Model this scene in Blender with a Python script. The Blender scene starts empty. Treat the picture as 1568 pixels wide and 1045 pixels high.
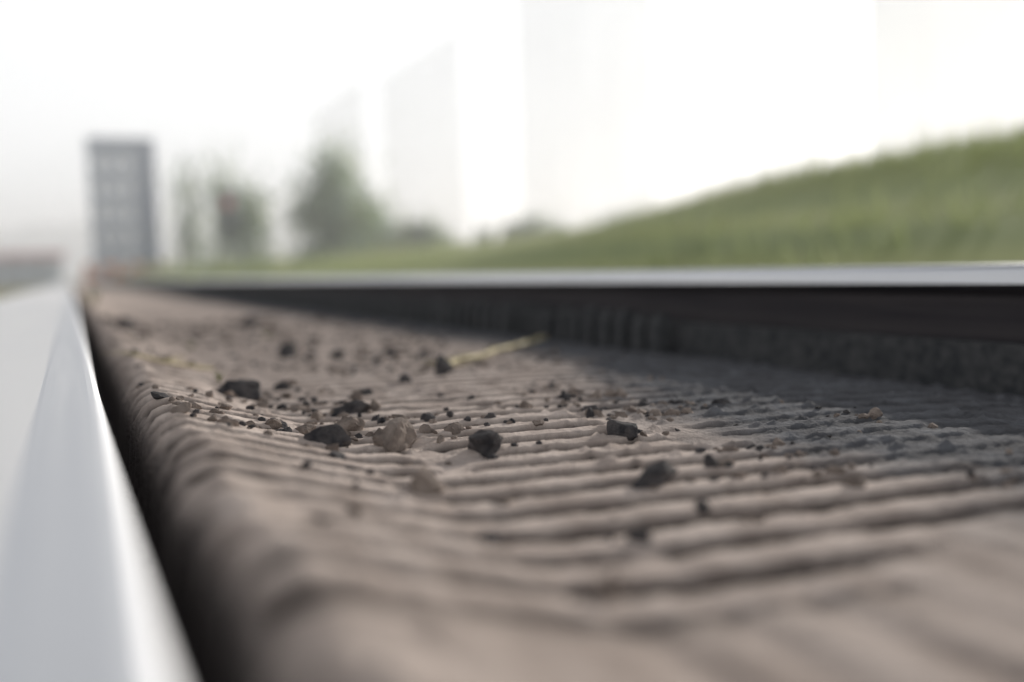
import bpy, math, random, bmesh
from mathutils import Vector, noise, Matrix, Euler
random.seed(7)
S=bpy.context.scene
C=bpy.data.collections.new("scene_objects"); S.collection.children.link(C)
def link(o): C.objects.link(o); return o

# ---------- materials ----------
def mat(name,c1,c2=None,scale=(5,5,5),rough=0.8,metal=0.0,detail=6,bump=0.0,bscale=60,spec=0.3,lo=.35,hi=.65,transl=0.0,clear=0.0):
    m=bpy.data.materials.new(name); m.use_nodes=True
    nt=m.node_tree; b=nt.nodes['Principled BSDF']
    b.inputs['Roughness'].default_value=rough; b.inputs['Metallic'].default_value=metal
    b.inputs['Specular IOR Level'].default_value=spec
    geo=nt.nodes.new('ShaderNodeNewGeometry')
    if c2 is None: c2=tuple(x*.8 for x in c1)
    mp=nt.nodes.new('ShaderNodeMapping'); mp.inputs['Scale'].default_value=scale
    nt.links.new(geo.outputs['Position'],mp.inputs['Vector'])
    n=nt.nodes.new('ShaderNodeTexNoise'); n.inputs['Scale'].default_value=1; n.inputs['Detail'].default_value=detail
    nt.links.new(mp.outputs[0],n.inputs['Vector'])
    r=nt.nodes.new('ShaderNodeValToRGB')
    r.color_ramp.elements[0].position=lo; r.color_ramp.elements[1].position=hi
    r.color_ramp.elements[0].color=(*c1,1); r.color_ramp.elements[1].color=(*c2,1)
    nt.links.new(n.outputs[0],r.inputs[0]); nt.links.new(r.outputs[0],b.inputs['Base Color'])
    if bump:
        n2=nt.nodes.new('ShaderNodeTexNoise'); n2.inputs['Scale'].default_value=bscale; n2.inputs['Detail'].default_value=8
        nt.links.new(geo.outputs['Position'],n2.inputs['Vector'])
        bp=nt.nodes.new('ShaderNodeBump'); bp.inputs['Strength'].default_value=bump; bp.inputs['Distance'].default_value=.01
        nt.links.new(n2.outputs[0],bp.inputs['Height']); nt.links.new(bp.outputs[0],b.inputs['Normal'])
    out=nt.nodes['Material Output']; sh=b.outputs[0]
    if transl:
        t=nt.nodes.new('ShaderNodeBsdfTranslucent'); nt.links.new(r.outputs[0],t.inputs[0])
        mx=nt.nodes.new('ShaderNodeMixShader'); mx.inputs[0].default_value=transl
        nt.links.new(sh,mx.inputs[1]); nt.links.new(t.outputs[0],mx.inputs[2]); sh=mx.outputs[0]
    if clear:
        t=nt.nodes.new('ShaderNodeBsdfTransparent')
        mx=nt.nodes.new('ShaderNodeMixShader'); mx.inputs[0].default_value=clear
        nt.links.new(sh,mx.inputs[1]); nt.links.new(t.outputs[0],mx.inputs[2]); sh=mx.outputs[0]
    nt.links.new(sh,out.inputs[0])
    return m
def haze_mat(name,col,alpha):  # aerial haze put into the material by mixing in transparency
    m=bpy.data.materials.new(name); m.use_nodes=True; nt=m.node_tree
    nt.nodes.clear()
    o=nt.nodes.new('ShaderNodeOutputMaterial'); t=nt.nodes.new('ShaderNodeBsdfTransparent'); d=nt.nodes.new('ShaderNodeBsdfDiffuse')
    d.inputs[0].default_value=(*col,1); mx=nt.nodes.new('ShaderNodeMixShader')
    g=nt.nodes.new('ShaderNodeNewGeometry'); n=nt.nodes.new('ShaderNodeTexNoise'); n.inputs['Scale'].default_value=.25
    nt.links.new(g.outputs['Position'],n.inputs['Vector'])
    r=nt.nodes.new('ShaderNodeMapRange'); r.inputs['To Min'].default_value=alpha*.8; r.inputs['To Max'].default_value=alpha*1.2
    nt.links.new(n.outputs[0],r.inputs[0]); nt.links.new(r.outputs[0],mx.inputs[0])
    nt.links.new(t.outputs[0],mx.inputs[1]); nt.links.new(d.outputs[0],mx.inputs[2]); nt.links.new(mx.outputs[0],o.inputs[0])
    return m

def mesh_obj(name,verts,faces,mats,mi=None,smooth=False):
    me=bpy.data.meshes.new(name); me.from_pydata(verts,[],faces)
    for m in mats: me.materials.append(m)
    if mi: me.polygons.foreach_set('material_index',mi)
    if smooth: me.polygons.foreach_set('use_smooth',[True]*len(me.polygons))
    me.update(); return link(bpy.data.objects.new(name,me))
class MB:
    def __init__(s): s.v=[];s.f=[];s.m=[]
    def box(s,x0,x1,y0,y1,z0,z1,m=0):
        b=len(s.v)
        s.v+=[(x,y,z) for z in(z0,z1) for y in(y0,y1) for x in(x0,x1)]
        for q in((0,2,3,1),(4,5,7,6),(0,1,5,4),(2,6,7,3),(0,4,6,2),(1,3,7,5)):
            s.f.append(tuple(b+i for i in q)); s.m.append(m)
    def tube(s,p,q,r0,r1,m=0,n=7):
        p=Vector(p);q=Vector(q);d=(q-p).normalized();a=d.orthogonal().normalized();c=d.cross(a)
        b=len(s.v)
        for P,r in((p,r0),(q,r1)):
            for i in range(n):
                t=2*math.pi*i/n; s.v.append(tuple(P+a*math.cos(t)*r+c*math.sin(t)*r))
        for i in range(n):
            j=(i+1)%n; s.f.append((b+i,b+j,b+n+j,b+n+i)); s.m.append(m)
        s.f.append(tuple(b+n+i for i in range(n))); s.m.append(m)
    def obj(s,name,mats,smooth=False): return mesh_obj(name,s.v,s.f,mats,s.m,smooth)
    def leaf(s,c,sz,m,stretch=1.0,up=1.0):
        e=Euler((random.uniform(0,6),random.uniform(0,6),random.uniform(0,6))).to_matrix(); b=len(s.v)
        for dx,dy in((-1,0),(0,-.5),(1,0),(0,.5)):
            w=e@Vector((dx*sz,dy*sz,0)); w.y*=stretch; w.z*=up; s.v.append(tuple(Vector(c)+w))
        s.f.append((b,b+1,b+2,b+3)); s.m.append(m)

# ---------- track bed with transverse ribs ----------
def interp(x,xs,ys):
    if x<=xs[0]: return ys[0]
    for i in range(1,len(xs)):
        if x<=xs[i]:
            t=(x-xs[i-1])/(xs[i]-xs[i-1]); return ys[i-1]+t*(ys[i]-ys[i-1])
    return ys[-1]
def sm(a,b,x):
    t=max(0,min(1,(x-a)/(b-a))); return t*t*(3-2*t)
XS=[.030,.056,.062,.076,.100,.19,.265,.32,.9,1.15,1.3,1.42]
ZS=[-.05,-.05,.020,.040,.048,.022,.002,0,0,-.008,-.022,-.028]
PER=.066
def bed(x,y,fine=True):
    rim=noise.noise(Vector((y*14,3.1,0)))*.014+noise.noise(Vector((y*45,9.1,0)))*.010
    w=1-sm(.10,.18,x)
    z=interp(x-rim*w,XS,ZS)
    n1=noise.noise(Vector((x*5,y*5,1.7)))
    z+=n1*.0018
    yw=y+noise.noise(Vector((x*1.0,y*1.0,5)))*.003+.09*(x-.3)
    s=.5+.5*math.sin(2*math.pi*yw/PER)
    rb=sm(.48,.60,s+.10*noise.noise(Vector((x*26,y*26,77)))+.08*noise.noise(Vector((x*80,y*80,7))))
    fill=sm(-.50,-.08,noise.noise(Vector((x*7,y*5,11)))+.30*noise.noise(Vector((x*25,y*25,12)))+.04)
    near=sm(.42,.54,y+.12*(.5-x)+noise.noise(Vector((x*6,y*3,2)))*.08)
    am=(.06+.94*fill)*near*sm(.062,.085,x)*(1-.6*sm(4,7,y))
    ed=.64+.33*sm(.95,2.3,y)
    sh=sm(ed-.07,ed+.13,x+noise.noise(Vector((x*4,y*4,31)))*.09+noise.noise(Vector((x*20,y*14,33)))*.05)  # painted shadow of the right rail, with a noisy edge
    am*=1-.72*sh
    z+=(rb-.5)*am*.0110
    z+=(1-near)*sm(.07,.12,x)*(noise.noise(Vector((x*32,y*2.5,51)))*.004+noise.noise(Vector((x*90,y*8,52)))*.002)
    if fine:
        f=noise.fractal(Vector((x*70,y*70,4)),1.0,2.0,3)
        z+=f*(.0011+.0015*sh)
        k=noise.noise(Vector((x*60,y*60,14)))
        z+=max(0,k-.25)*.016*sm(.07,.1,x)*sm(-.1,.4,noise.noise(Vector((x*6,y*4,40)))+.3*sh)
    dk=(1-rb)*am  # shade in the grooves between ribs, put into the colour
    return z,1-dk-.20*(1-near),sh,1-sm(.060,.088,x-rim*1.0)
def grid(name,x0,x1,nx,ys,mats):
    v=[];cols=[];c2=[];c3=[]
    for y in ys:
        for i in range(nx+1):
            x=x0+(x1-x0)*i/nx
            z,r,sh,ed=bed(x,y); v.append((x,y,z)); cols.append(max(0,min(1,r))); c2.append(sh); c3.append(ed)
    n=nx+1
    f=[(j*n+i,j*n+i+1,(j+1)*n+i+1,(j+1)*n+i) for j in range(len(ys)-1) for i in range(nx)]
    o=mesh_obj(name,v,f,mats,None,True)
    for nm,c in(('rib',cols),('rail_shade',c2),('edge',c3)):
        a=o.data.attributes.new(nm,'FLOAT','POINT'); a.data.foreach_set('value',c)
    return o
ys=[];y=-.1
while y<60:
    ys.append(y); y+= .0033 if y<2.0 else (.0055 if y<4.5 else (.018 if y<8 else .5))
dirt=mat('dusty_earth',(.57,.475,.42),(.84,.72,.645),(24,9,20),rough=.95,bump=.4,bscale=160,spec=.1)
nt=dirt.node_tree; b=nt.nodes['Principled BSDF']
def attr(n):
    a=nt.nodes.new('ShaderNodeAttribute'); a.attribute_name=n; return a.outputs['Fac']
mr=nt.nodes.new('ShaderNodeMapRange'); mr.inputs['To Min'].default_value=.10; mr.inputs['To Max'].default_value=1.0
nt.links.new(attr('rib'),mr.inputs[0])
m1=nt.nodes.new('ShaderNodeMix'); m1.data_type='RGBA'; nt.links.new(attr('rail_shade'),m1.inputs['Factor'])
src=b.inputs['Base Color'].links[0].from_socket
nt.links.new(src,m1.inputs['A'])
hs0=nt.nodes.new('ShaderNodeVectorMath'); hs0.operation='MULTIPLY'; nt.links.new(src,hs0.inputs[0]); hs0.inputs[1].default_value=(.25,.30,.36)  # darker, bluer bed colour stands in for the rail's shadow
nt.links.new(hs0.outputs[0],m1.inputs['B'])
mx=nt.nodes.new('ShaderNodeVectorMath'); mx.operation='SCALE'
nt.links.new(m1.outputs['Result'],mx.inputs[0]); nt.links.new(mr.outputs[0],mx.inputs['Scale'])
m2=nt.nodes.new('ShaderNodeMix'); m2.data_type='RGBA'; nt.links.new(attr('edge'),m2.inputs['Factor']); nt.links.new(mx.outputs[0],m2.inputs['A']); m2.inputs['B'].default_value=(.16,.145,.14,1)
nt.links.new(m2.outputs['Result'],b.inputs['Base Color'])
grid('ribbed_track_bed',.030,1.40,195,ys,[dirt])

# ---------- ground ----------
gm=mat('grassy_ground',(.24,.25,.12),(.47,.43,.26),(1.2,.25,1),rough=1,spec=.05)
R=3000
mesh_obj('ground',[(-R,-R,-.09),(R,-R,-.09),(R,R,-.09),(-R,R,-.09)],[(0,1,2,3)],[gm])
bal=mat('ballast_grey',(.06,.06,.065),(.14,.13,.13),(40,40,40),rough=.95)
mesh_obj('ballast_shoulder',[(1.41,-3,-.024),(3.1,-3,-.024),(3.1,140,-.024),(1.41,140,-.024)],[(0,1,2,3)],[bal])

# ---------- rails ----------
def rail(name,xc,top,h,mats):
    P=[(0,0),(.012,-.0002),(.022,-.001),(.028,-.003),(.033,-.008),(.0355,-.015),(.0365,-.034),(.030,-.042),(.011,-.056),(.0085,-.075),(.0085,-h+.045),(.014,-h+.03),(.060,-h+.016),(.075,-h+.011),(.075,-h)]
    full=[(dx,z) for dx,z in P]+[(-dx,z) for dx,z in P[::-1][:-1]]
    L=[-1.0]+[i*.5 for i in range(0,20)]+[10+i*3 for i in range(45)]
    v=[];f=[];mi=[]
    n=len(full)
    for y in L:
        for dx,z in full: v.append((xc+dx,y,top+z))
    for j in range(len(L)-1):
        for i in range(n):
            k=(i+1)%n
            f.append((j*n+i,j*n+k,(j+1)*n+k,(j+1)*n+i))
            zz=(full[i][1]+full[k][1])/2
            mi.append(0 if zz>-.030 else 1)
    f.append(tuple(range(n))[::-1]); mi.append(1)
    return mesh_obj(name,v,f,mats,mi,False)
steel=mat('polished_steel',(.80,.82,.86),(.95,.96,.98),(30,.6,30),rough=.5,metal=1.0,spec=.5)
rust=mat('dark_rail_steel',(.026,.023,.028),(.056,.049,.052),(40,1.5,40),rough=.75,bump=.2,bscale=90)
rail('rail',-.011,.08,.15,[steel,rust])
rail('rail',1.475,.182,.215,[steel,rust])
conc=mat('pale_concrete',(.86,.86,.88),(.91,.91,.91),(6,.8,6),rough=.3,spec=.8)
mb=MB(); mb.box(-.52,-.0375,-1,60,-.085,.0780)
mb.obj('concrete_paving',[conc])

mb=MB(); yy=2.1
while yy<14:
    h=.082+random.uniform(-.014,.008); x=1.335+random.uniform(-.006,.006); w=.056+random.uniform(-.012,.008)
    b0=len(mb.v)
    for z,sx,sy in((-.04,.03,w/2),(h*.65,.024,w/2*.95),(h,.010,w/2*.5)):
        for a,c in((-1,-1),(1,-1),(1,1),(-1,1)): mb.v.append((x+a*sx,yy+c*sy+random.uniform(-.004,.004),z))
    for l in(0,1):
        for i in range(4):
            j=(i+1)%4; mb.f.append((b0+l*4+i,b0+l*4+j,b0+l*4+4+j,b0+l*4+4+i)); mb.m.append(0)
    mb.f.append((b0+8,b0+9,b0+10,b0+11)); mb.m.append(0)
    yy+=.088
mb.box(1.35,1.385,-1,14,-.04,.055,0)
rub=mat('black_rubber',(.035,.038,.042),(.08,.08,.082),(50,50,50),rough=.8)
mb.obj('toothed_rubber_strip',[rub])

# ---------- stones and gravel ----------
sd=mat('dark_stone',(.035,.035,.04),(.12,.11,.11),(60,60,60),rough=.9,bump=.5,bscale=200)
sb=mat('clod_brown',(.18,.145,.125),(.36,.30,.26),(60,60,60),rough=.95,bump=.5,bscale=200)
def stone_geo(mb,c,s,m,sub=1,seed=0):
    bm=bmesh.new(); bmesh.ops.create_icosphere(bm,subdivisions=sub,radius=1)
    sc=Vector((random.uniform(.8,1.5),random.uniform(.7,1.3),random.uniform(.5,1.0)))
    rot=Euler((random.uniform(-.5,.5),random.uniform(-.5,.5),random.uniform(0,6))).to_matrix()
    b0=len(mb.v)
    pl=[(Vector((random.uniform(-1,1),random.uniform(-1,1),random.uniform(-.3,1))).normalized(),random.uniform(.4,.75)) for _ in range(9)]
    for v in bm.verts:
        p=v.co.copy()
        if sub>1:
            for nn,dd in pl:
                e=p.dot(nn)-dd
                if e>0: p-=nn*e*.95
        p*=1+.3*noise.noise(p*1.6+Vector((seed,seed*.7,0)))+.12*noise.noise(p*5+Vector((seed,0,0)))
        p=rot@Vector((p.x*sc.x,p.y*sc.y,p.z*sc.z))*s*1.1
        mb.v.append(tuple(p+Vector(c)))
    for f in bm.faces: mb.f.append(tuple(b0+v.index for v in f.verts)); mb.m.append(m)
    bm.free()
big=[(.404,.99,.027,0),(.464,.742,.020,0),(.24,1.595,.030,0),(.664,2.21,.028,0),(.46,2.36,.028,0),(.36,1.37,.025,0),(.32,1.07,.028,1),
(.272,.817,.019,1),(.57,.98,.019,0),(.26,.645,.012,0),(.277,.50,.017,1),(.24,.99,.018,0),(.325,1.71,.022,0),(.43,1.56,.018,0),(.53,1.68,.018,0),
(.64,1.77,.026,0),(.61,3.89,.045,0),(.155,3.54,.045,0),(.72,1.85,.020,0),(.23,.90,.015,0),(.30,1.2,.018,1),(.56,2.3,.020,0),(.25,1.08,.020,0),(.29,1.45,.018,1)]
for i,(x,y,s,m) in enumerate(big):
    mb=MB(); z=bed(x,y,False)[0]; stone_geo(mb,(x,y,z+s*.3),s,0,3,i*3.7+1)
    mb.obj('stone',[sb if m else sd])
mb=MB()
for i in range(5000):
    k=i%8
    if k<2: y=random.uniform(.6,1.5); x=random.uniform(.09,.95); thr=.14
    elif k<4: y=random.uniform(1.8,4.6); x=random.gauss(.75,.2); thr=-.12
    else: y=random.uniform(1.1,4.5); x=random.gauss(.40,.2); thr=.08
    if x<.08 or x>1.2: continue
    if noise.noise(Vector((x*5,y*3,70)))+.5*noise.noise(Vector((x*14,y*9,71)))<thr and random.random()<.92: continue
    s=random.choice([.002,.003,.003,.004,.004,.006,.009])*(1+.15*y)
    z=bed(x,y,False)[0]
    stone_geo(mb,(x,y,z+s*.2),s,random.choice([0,0,1,1,1]),1 if s<.005 else 2,i)
mb.obj('gravel',[sd,sb])

straw=mat('dry_straw',(.50,.43,.24),(.60,.53,.33),(40,40,40),rough=.7)
def stalk(name,pts,r):
    mb=MB()
    for a,b2 in zip(pts[:-1],pts[1:]): mb.tube(a,b2,r,r*.85)
    for k in range(9):
        p=Vector(pts[k%len(pts)]); mb.tube(p,p+Vector((random.uniform(-.06,.06),random.uniform(-.06,.06),random.uniform(0,.012))),r*.5,r*.1)
    mb.obj(name,[straw],True)
stalk('straw_stalk',[(.67,1.86,.010),(.73,1.93,.014),(.80,1.98,.014),(.87,2.06,.018),(.94,2.12,.018),(1.02,2.19,.022),(1.10,2.28,.022)],.0055)
stalk('straw_stalk',[(.10,1.97,.062),(.15,1.98,.044),(.20,2.02,.030),(.25,2.04,.018)],.003)
weedm=mat('weed_green',(.16,.20,.05),(.35,.36,.10),(40,40,40),rough=.7,transl=.4)
def weed(x,y,h,n):
    mb=MB(); z=bed(x,y,False)[0]
    for i in range(n):
        a=random.uniform(0,6.28); l=h*random.uniform(.5,1)
        mb.tube((x,y,z),(x+math.cos(a)*l*.5,y+math.sin(a)*l*.5,z+l),.0015*(1+y*.2),.0004,0,4)
    mb.obj('weed',[weedm])
weed(.56,3.2,.035,14); weed(.13,7.0,.12,60); weed(.23,1.8,.02,12); weed(.3,2.9,.03,14)

# ---------- background ----------
kerb=mat('kerb_concrete',(.42,.42,.42),(.55,.55,.53),(3,.4,3),rough=.8)
mb=MB(); yy=-2
while yy<130: mb.box(3.1,3.35,yy,yy+1.98,-.08,.15); yy+=2
mb.obj('concrete_kerb',[kerb])
gr=mat('embankment_grass',(.32,.38,.20),(.56,.59,.29),(.3,.04,2.2),rough=1,spec=.05,detail=3)
EX=[3.4,4.5,6,8,10,12,14,17,22,30]; EZ=[-.02,.26,.58,1.02,1.45,1.82,2.05,2.1,1.3,-.1]
def crest(y): return 1.0-.56*sm(9,27,y)
NY=260;v=[]
for j in range(NY):
    y=-12+j*.55
    for i,(x,z) in enumerate(zip(EX,EZ)):
        v.append((x+noise.noise(Vector((y*.15,i,0)))*.4,y,z*crest(y)+(noise.noise(Vector((x*.5,y*.10,3)))*.3)*(1 if 0<i<9 else 0)))
n=len(EX)
f=[(j*n+i,j*n+i+1,(j+1)*n+i+1,(j+1)*n+i) for j in range(NY-1) for i in range(n-1)]
mesh_obj('grass_embankment',v,f,[gr],None,True)
gl=mat('grass_blades',(.33,.39,.20),(.56,.59,.31),(1,.1,1),rough=.9,spec=.05,transl=.5,clear=.3)
mb=MB()
for i in range(42000):
    y=random.uniform(4,75); t=random.random()**.8; x=3.5+t*14
    z=interp(x,EX,EZ)*crest(y)+noise.noise(Vector((x*.5,y*.10,3)))*.28; h=random.uniform(.04,.16)*(2.8 if random.random()<.15 else 1)
    b0=len(mb.v); dx=random.uniform(-.08,.08); w=.012+.001*y
    mb.v+=[(x-w,y-.05,z-.05),(x+w,y+.05,z-.05),(x+dx,y+random.uniform(-.08,.08),z+h)]; mb.f.append((b0,b0+1,b0+2)); mb.m.append(0)
mb.obj('tall_grass',[gl])

bark=mat('bark',(.16,.15,.14),(.24,.22,.20),(4,4,4),rough=.95)
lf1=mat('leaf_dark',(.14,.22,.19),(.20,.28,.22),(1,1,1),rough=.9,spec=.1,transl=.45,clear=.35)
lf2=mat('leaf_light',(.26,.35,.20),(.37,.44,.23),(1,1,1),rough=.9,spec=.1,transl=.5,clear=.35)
def tree(name,x,y,h,w,cz0=.25,n=2600,trunk=.12,ls=.16,stretch=1.4,up=1.5,fringe=.35):
    mb=MB()
    mb.tube((x,y,-.1),(x+.1,y,h*.45),trunk,trunk*.7); mb.tube((x+.1,y,h*.45),(x,y,h*.85),trunk*.7,trunk*.15)
    cl=[]
    for i in range(26):
        a=random.uniform(0,6.28); u=random.random()**.5; zz=random.uniform(cz0,1)
        prof=math.sin(math.pi*min(1,max(0.05,(zz-cz0)/(1-cz0)*.8+.15)))
        c=Vector((x+math.cos(a)*u*w*.5*prof,y+math.sin(a)*u*w*.5*prof,h*zz*.92)); cl.append(c)
        mb.tube((x+.05,y,max(h*.15,c.z-h*.18)),tuple(c),trunk*.25,trunk*.06,0,5)
    for i in range(n):
        c=random.choice(cl); r=h*.085*(2.0 if random.random()<fringe else 1)
        p=c+Vector((random.gauss(0,r*.8),random.gauss(0,r*stretch),random.gauss(0,r)))
        if p.z<.1: continue
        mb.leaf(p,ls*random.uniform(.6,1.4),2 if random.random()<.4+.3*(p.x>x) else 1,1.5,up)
    mb.obj(name,[bark,lf1,lf2])
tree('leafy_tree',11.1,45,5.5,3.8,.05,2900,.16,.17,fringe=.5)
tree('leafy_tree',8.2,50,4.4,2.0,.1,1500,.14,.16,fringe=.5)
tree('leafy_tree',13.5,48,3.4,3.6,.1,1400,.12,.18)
tree('bush',17,50,2.6,7,.0,2000,.1,.2)
tree('bush',22,47,2.5,8,.0,2200,.1,.2)
tree('bush',27,45,2.5,8,.0,2200,.1,.2)
tree('bush',15,62,3.0,7,.0,1500,.1,.2)
for x,y,h in((6.1,60,6.4),(6.9,62,7.8),(7.7,58,6.2),(8.5,60,7.2)):
    tree('slender_tree',x,y,h,.8,.15,230,.17,.14,1.4,3.4)
mb=MB()
for i in range(9000):
    y=random.uniform(30,90); x=random.uniform(2.0,4)+random.random()*y*.25
    mb.leaf((x,y,abs(random.gauss(0,.35))),.16,random.choice([0,1,1]),2)
mb.obj('undergrowth',[lf2,gl])
wall=mat('slate_blue_wall',(.29,.37,.50),(.37,.46,.58),(.5,.5,.5),rough=.8,clear=.45)  # tower is see-through so that haze is put into its walls
win=mat('window_glass',(.45,.5,.56),(.6,.65,.7),(.5,.5,.5),rough=.15,spec=.8,clear=.75)
trim=mat('dark_trim',(.17,.23,.35),(.21,.28,.40),(1,1,1),rough=.7,clear=.15)
mb=MB(); X0,X1,Y0,Y1,H=1.75,6.3,80,84,10.6
def facade(y0,y1):
    xs=[X0,X0+.3,X0+1.05,X0+1.35,X0+2.1,X0+2.4,X0+3.15,X1]
    for a in(0,2,4,6): mb.box(xs[a],xs[a+1],y0,y1,-.09,H,0)
    for a in(1,3,5):
        z=-.09
        for k in range(5):
            zt=.9+k*1.85
            mb.box(xs[a]+.002,xs[a+1]-.002,y0+.01,y1-.01,z,zt,0)
            mb.box(xs[a]+.002,xs[a+1]-.002,y0+.08,y1-.08,zt+.002,zt+1.198,1)
            z=zt+1.2
        mb.box(xs[a]+.002,xs[a+1]-.002,y0+.01,y1-.01,z,H-.01,0)
facade(Y0,Y0+.2); facade(Y1-.2,Y1)
mb.box(X0+.01,X0+.2,Y0+.202,Y1-.202,-.09,H,0); mb.box(X1-.2,X1-.01,Y0+.202,Y1-.202,-.09,H,0)
mb.box(X0-.1,X1+.1,Y0-.1,Y1+.1,H+.002,H+.12,0)
mb.box(X1-1.1,X1+.08,Y0-.25,Y0-.003,-.09,H-.01,2)
mb.obj('tower_building',[wall,win,trim])
dk=mat('signal_grey',(.07,.09,.12),(.10,.12,.15),(1,1,1),rough=.7)
red=mat('red_paint',(.40,.03,.04),(.5,.05,.06),(3,3,3),rough=.5)
mb=MB(); mb.tube((6.9,48,-.1),(6.9,48,3.9),.09,.07,0,10); mb.box(6.6,7.2,47.85,48.0,2.4,4.2,1); mb.tube((6.9,47.86,2.9),(6.9,47.7,2.9),.2,.2,1,14); mb.tube((6.9,47.86,3.6),(6.9,47.7,3.6),.28,.28,2,14)
mb.box(6.3,7.5,47.9,48.1,2.25,2.35,0)
mb.obj('railway_signal',[dk,dk,red])
org=mat('orange_paint',(.65,.22,.07),(.75,.3,.12),(3,3,3),rough=.6)
wht=mat('white_paint',(.7,.7,.7),(.8,.8,.8),(3,3,3),rough=.6)
mb=MB()
for k in range(9):
    mb.box(.6+k*.4,.995+k*.4,50,50.06,.25,.55,(k%3==2)*1); mb.box(.6+k*.4,.995+k*.4,50,50.06,.65,.95,(k%3==1)*1)
for x in(.7,2.3,3.9): mb.box(x,x+.08,50.07,50.15,-.09,1.0,0); mb.box(x-.05,x+.13,49.7,50.5,-.085,-.02,0)
mb.obj('road_barrier',[org,wht])
wl=mat('shed_wall',(.50,.58,.67),(.62,.69,.76),(1,1,1),rough=.8)
rf=mat('red_roof_tiles',(.50,.29,.30),(.58,.37,.36),(2,2,2),rough=.8)
mb=MB(); mb.box(-14,-.6,100,108,-.09,2.3,0)
b0=len(mb.v); mb.v+=[(-14.4,99.5,2.302),(-.2,99.5,2.302),(-.2,108.5,2.302),(-14.4,108.5,2.302),(-14.4,104,3.1),(-.2,104,3.1)]
for q in((0,1,5,4),(2,3,4,5),(1,2,5),(3,0,4),(3,2,1,0)): mb.f.append(tuple(b0+i for i in q)); mb.m.append(1)
for k in range(6): mb.box(-13+k*2,-12+k*2,99.95,99.996,.8,1.9,2)
mb.obj('low_shed',[wl,rf,win])
hm=haze_mat('hazy_hill',(.6,.65,.7),.20)
N=120;v=[];f=[]
for i in range(N):
    x=-260+i*4.0; z=24+6*noise.noise(Vector((x*.02,0,0)))+3*noise.noise(Vector((x*.07,1,0)))
    z*=1-.6*sm(-20,60,x)
    v+=[(x,380,-.5),(x,420,z),(x,470,-.5)]
for i in range(N-1):
    a=i*3; f+=[(a,a+3,a+4,a+1),(a+1,a+4,a+5,a+2)]
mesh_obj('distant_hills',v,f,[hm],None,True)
fr=haze_mat('block_joint',(.6,.6,.62),.04)
for y0,y1,H,al in((70.6,87,14.0,.24),(51,66,13.2,.24),(31.7,43.7,13.2,.28),(10,21,13.2,.40)):
    gw=haze_mat('hazed_block',(.60,.62,.64),al)  # pale apartment blocks as thin sheets, haze put in as transparency
    mb=MB()
    mb.v+=[(20,y0,0),(20,y1,0),(20,y1,H),(20,y0,H)]; mb.f.append((0,1,2,3)); mb.m.append(0)
    k=y0+3
    while k<y1-1: mb.box(19.93,19.995,k,k+.06,0,H-.05,1); k+=3
    mb.obj('hazed_block_wall',[gw,fr])
vm=bpy.data.materials.new('mist'); vm.use_nodes=True; nt=vm.node_tree; nt.nodes.clear()
o=nt.nodes.new('ShaderNodeOutputMaterial'); vs=nt.nodes.new('ShaderNodeVolumeScatter'); vs.inputs['Density'].default_value=.0055; vs.inputs['Anisotropy'].default_value=.5
vs.inputs['Color'].default_value=(.99,.995,1,1); nt.links.new(vs.outputs[0],o.inputs['Volume'])
mb=MB(); mb.box(-120,160,8,200,-.3,12); mb.obj('mist',[vm])

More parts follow.
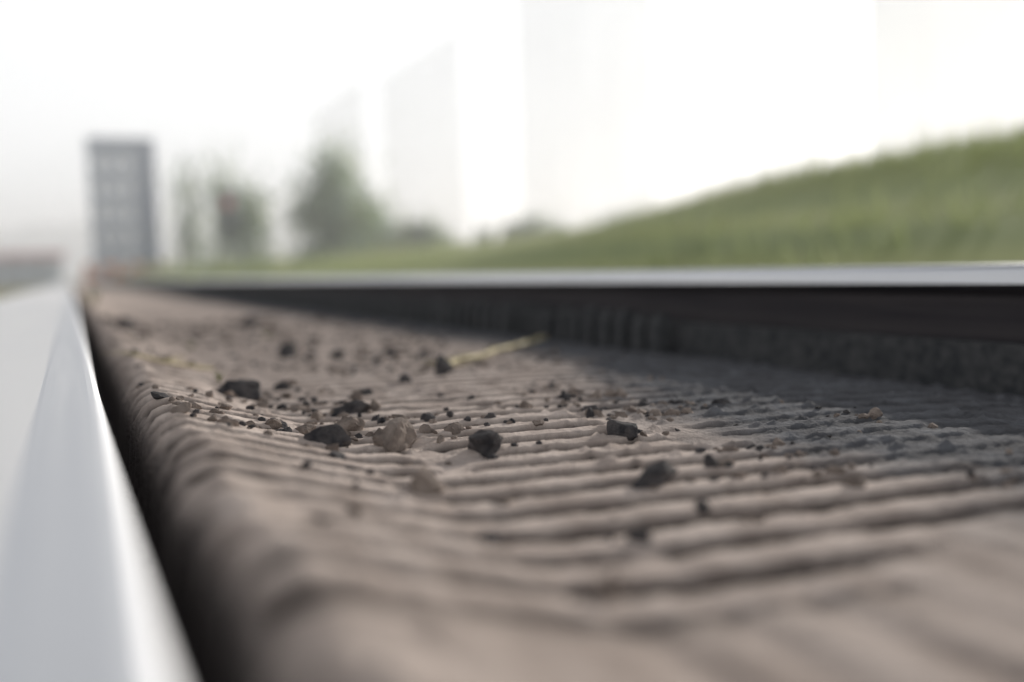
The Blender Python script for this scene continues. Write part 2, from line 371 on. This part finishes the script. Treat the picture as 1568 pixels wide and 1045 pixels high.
# ---------- light ----------
el=math.radians(16); az=math.radians(57)
sv=Vector((math.sin(az)*math.cos(el),math.cos(az)*math.cos(el),math.sin(el)))
L=bpy.data.lights.new('sun','SUN'); L.energy=5; L.angle=math.radians(.5); L.color=(1,.94,.87)
lo=link(bpy.data.objects.new('sun',L)); lo.rotation_euler=sv.to_track_quat('Z','Y').to_euler()
W=bpy.data.worlds.new('World'); S.world=W; W.use_nodes=True; nt=W.node_tree
bg=nt.nodes['Background']; sk=nt.nodes.new('ShaderNodeTexSky'); sk.sky_type='NISHITA'; sk.sun_disc=False
sk.sun_elevation=el; sk.sun_rotation=az; sk.dust_density=1.0; sk.air_density=1.0; sk.ozone_density=1.0
hs=nt.nodes.new('ShaderNodeHueSaturation'); hs.inputs['Saturation'].default_value=.45
nt.links.new(sk.outputs[0],hs.inputs['Color'])
tc=nt.nodes.new('ShaderNodeTexCoord'); sx=nt.nodes.new('ShaderNodeSeparateXYZ'); nt.links.new(tc.outputs['Generated'],sx.inputs[0])
rp=nt.nodes.new('ShaderNodeValToRGB'); e=rp.color_ramp.elements
e[0].position=0; e[0].color=(.99,.995,1,1); e[1].position=.7; e[1].color=(.12,.12,.125,1)
q=rp.color_ramp.elements.new(.30); q.color=(.97,.98,.99,1)
q=rp.color_ramp.elements.new(.45); q.color=(.34,.35,.37,1)
nt.links.new(sx.outputs['Z'],rp.inputs[0])
h2=nt.nodes.new('ShaderNodeVectorMath'); h2.operation='SCALE'; h2.inputs['Scale'].default_value=9.9
nt.links.new(rp.outputs[0],h2.inputs[0])
ad=nt.nodes.new('ShaderNodeVectorMath'); ad.operation='ADD'
h3=nt.nodes.new('ShaderNodeVectorMath'); h3.operation='SCALE'; h3.inputs['Scale'].default_value=.12
nt.links.new(hs.outputs[0],h3.inputs[0])
nt.links.new(h3.outputs[0],ad.inputs[0]); nt.links.new(h2.outputs[0],ad.inputs[1])
nt.links.new(ad.outputs[0],bg.inputs[0]); bg.inputs[1].default_value=.107
# ---------- camera ----------
cam=bpy.data.cameras.new('camera'); cam.lens=35; cam.sensor_width=36; cam.clip_start=.005; cam.clip_end=5000
co=link(bpy.data.objects.new('camera',cam)); co.location=(0,0,.20)
M=Matrix.Rotation(-math.radians(23.8),3,'Z')@Matrix.Rotation(math.radians(90-4.2),3,'X')@Matrix.Rotation(-.03,3,'Z')
co.rotation_euler=M.to_euler()
cam.dof.use_dof=True; cam.dof.focus_distance=1.2; cam.dof.aperture_fstop=35/28
S.camera=co
S.view_settings.view_transform='Standard'; S.view_settings.look='None'; S.view_settings.exposure=0
